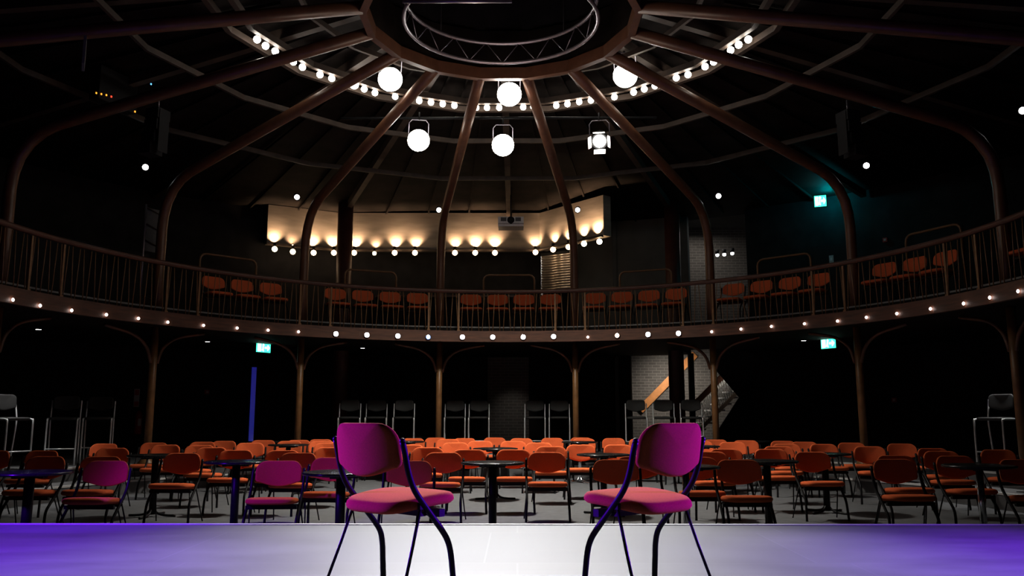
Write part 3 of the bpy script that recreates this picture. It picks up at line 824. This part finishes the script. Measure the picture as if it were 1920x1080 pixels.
# dimmer rack with tiny indicator lights
p = on_ring(225, 168, 6.6); a = ang(p); r_ = empty('dimmer_rack', p, -a)
MB().box((0, .12, 0), (.75, .2, .55)).build('case', black_box, r_)
for (x, y, m) in ((183, 174, ind_amber), (192, 176, ind_amber), (201, 178, ind_amber), (210, 181, ind_red), (260, 138, ind_red), (256, 151, ind_green), (287, 157, ind_blue), (255, 209, ind_amber)):
    q = on_ring(x, y, 6.6) - p
    u = Vector((cos(-a), sin(-a), 0)); lx = q.dot(u)
    MB().box((lx, .012, q.z), (.02, .012, .026)).build('indicator', m, r_)
tag(r_, 'black dimmer rack at upper left with amber, red and blue indicators', 'rack')
# sound desk booth on the left of the balcony
p = pol(R_(-63), 9.2, 3.08); r_ = empty('control_booth', p, R_(63))
MB().box((0, -.6, .62), (3.2, .08, 1.24)).build('front_panel', black_box, r_)
MB().box((0, -.25, 1.0), (3.0, .6, .08)).build('desk', black_box, r_)
for s in (-1, 1): MB().box((s * 1.57, -.2, .55), (.06, .8, 1.1)).build('side_panel', black_box, r_)
tag(r_, 'black control booth on the left part of the balcony', 'booth')
# lattice rack beside the left column
p = on_ring(292, 410, 7.75); a = ang(p); r_ = empty('lattice_stand', (p.x, p.y, 3.08), -a)
for x in (-.2, .2): MB().tube([(x, 0, 0), (x, 0, 1.95)], .018, 8).build('upright', truss_alu, r_)
for z in (.3, .85, 1.3, 1.6, 1.9): MB().tube([(-.2, 0, z), (.2, 0, z - .12)], .012, 6).build('brace', timber, r_)
MB().box((0, .03, 1.5), (.36, .015, .8)).build('backing_board', grey_panel, r_)
tag(r_, 'lattice stand with board beside the second column from left on balcony', 'stand')

# ------------------------------------------------------------------ circular truss in the crown and the pipe above it
r_ = empty('ring_truss', (CX, CY, 6.5))
TR = 1.28
def oval(r, z, n=48): return [Vector((r * sin(t) * 1.02, r * cos(t), z)) for t in [2 * pi * i / n for i in range(n)]]
MB().tube(oval(1.26, -.10), .026, 8, True).build('lower_chord', truss_alu, r_)
MB().tube(oval(1.25, .20), .026, 8, True).build('upper_chord', truss_alu, r_)
lac = MB()
N = 16
for i in range(N):
    t0 = 2 * pi * i / N; t1 = 2 * pi * (i + .5) / N; t2 = 2 * pi * (i + 1) / N
    P0 = Vector((1.27 * sin(t0), 1.26 * cos(t0), -.10)); P1 = Vector((1.26 * sin(t1), 1.25 * cos(t1), .20)); P2 = Vector((1.27 * sin(t2), 1.26 * cos(t2), -.10))
    lac.tube([P0, P1], .006, 5); lac.tube([P1, P2], .006, 5)
lac.build('lacing', truss_alu, r_)
for k in range(4):
    t = pi / 4 + k * pi / 2
    MB().tube([(1.25 * sin(t), 1.25 * cos(t), .2), (1.25 * sin(t), 1.25 * cos(t), 2.3)], .006, 6).build('hanging_cable', frame_black, r_)
tag(r_, 'round aluminium lighting truss hanging in the crown of the roof', 'truss')
p0 = at_y(755, 3, 9.3); p1 = at_y(960, -2, 9.3)
tag(MB().tube([p0, (p1.x, p1.y, p0.z)], .022, 10).build('overhead_pipe', truss_alu), 'pale horizontal pipe across the top edge above the truss', 'pipe')

# ------------------------------------------------------------------ lighting
VIOLET = (.165, .006, 1.)
def L(*a, **k): return light(*a, **k)
# house light from the crown
L('SPOT', (CX, CY + 2.3, 6.1), 2700, (1, .95, .84), (CX, CY + 2.9, 0), .25, 118, .9, name='house_light')
L('POINT', (CX, CY, 5.2), 50, (1, .78, .62), size=.5, name='house_fill')  # unseen fill added to lift the balcony front, ribs and roof
# violet washes from both wings of the stage
L('SPOT', (-4.7, 4.2, 4.2), 3000, (.24, .05, 1.), (-3.2, 4.6, .42), .25, 58, 1., name='violet_wash_left')
L('SPOT', (4.7, 4.2, 4.2), 3000, (.24, .05, 1.), (3.3, 4.6, .42), .25, 58, 1., name='violet_wash_right')
L('SPOT', (-5.2, 5.35, 1.9), 3600, VIOLET, (-.7, 4.1, 1.0), .12, 13, .6, name='violet_key_left')
L('SPOT', (5.2, 5.35, 1.9), 3600, VIOLET, (.7, 4.1, 1.0), .12, 13, .6, name='violet_key_right')
L('SPOT', (-7.6, 12.9, 2.72), 160, (1, .98, .94), (-7.5, 12.5, .4), .06, 80, .6, name='tier_light_left')
L('SPOT', (7.5, 12.9, 2.72), 160, (1, .98, .94), (7.4, 12.5, .4), .06, 80, .6, name='tier_light_right')
L('SPOT', (-5.4, 4.8, 3.2), 1700, VIOLET, (-3.9, 6.6, 1.32), .15, 40, .6, name='violet_house_left')
# stairwell
L('AREA', (5.2, 22.4, 6.4), 14, (1, .93, .85), (5.2, 22.4, 0), .6, name='stair_light')
L('SPOT', (5.6, 21.0, 2.7), 30, (1, .9, .75), (5.3, 21.4, .9), .05, 80, 1., name='stair_light')  # unseen spot added to brighten the lattice guard
L('SPOT', (4.2, 21.7, 2.8), 190, (1, .92, .82), (4.6, 23.4, 1.3), .2, 120, 1., name='stair_light')
L('SPOT', (-.15, 20.6, 2.7), 24, (1, .93, .85), (-.1, 21.9, .9), .1, 50, 1., name='brick_fill')  # unseen spot added to bring out the brick at the back

w = bpy.data.worlds.new('hall_dark'); scene.world = w; w.use_nodes = True
w.node_tree.nodes['Background'].inputs[0].default_value = (.5, .55, .7, 1); w.node_tree.nodes['Background'].inputs[1].default_value = .028

# ------------------------------------------------------------------ camera
cd = bpy.data.cameras.new('camera'); cam = bpy.data.objects.new('camera', cd); col.objects.link(cam)
cd.sensor_fit = 'HORIZONTAL'; cd.sensor_width = 36; cd.lens = F / 1920 * 36; cd.clip_end = 200
cam.location = (0, 0, EYE); cam.rotation_euler = (pi / 2 + TILT, 0, -YAW)
scene.camera = cam
scene.view_settings.view_transform = 'Standard'; scene.view_settings.look = 'None'; scene.view_settings.gamma = .88
scene.cycles.sample_clamp_indirect = 4
scene.cycles.diffuse_bounces = 2
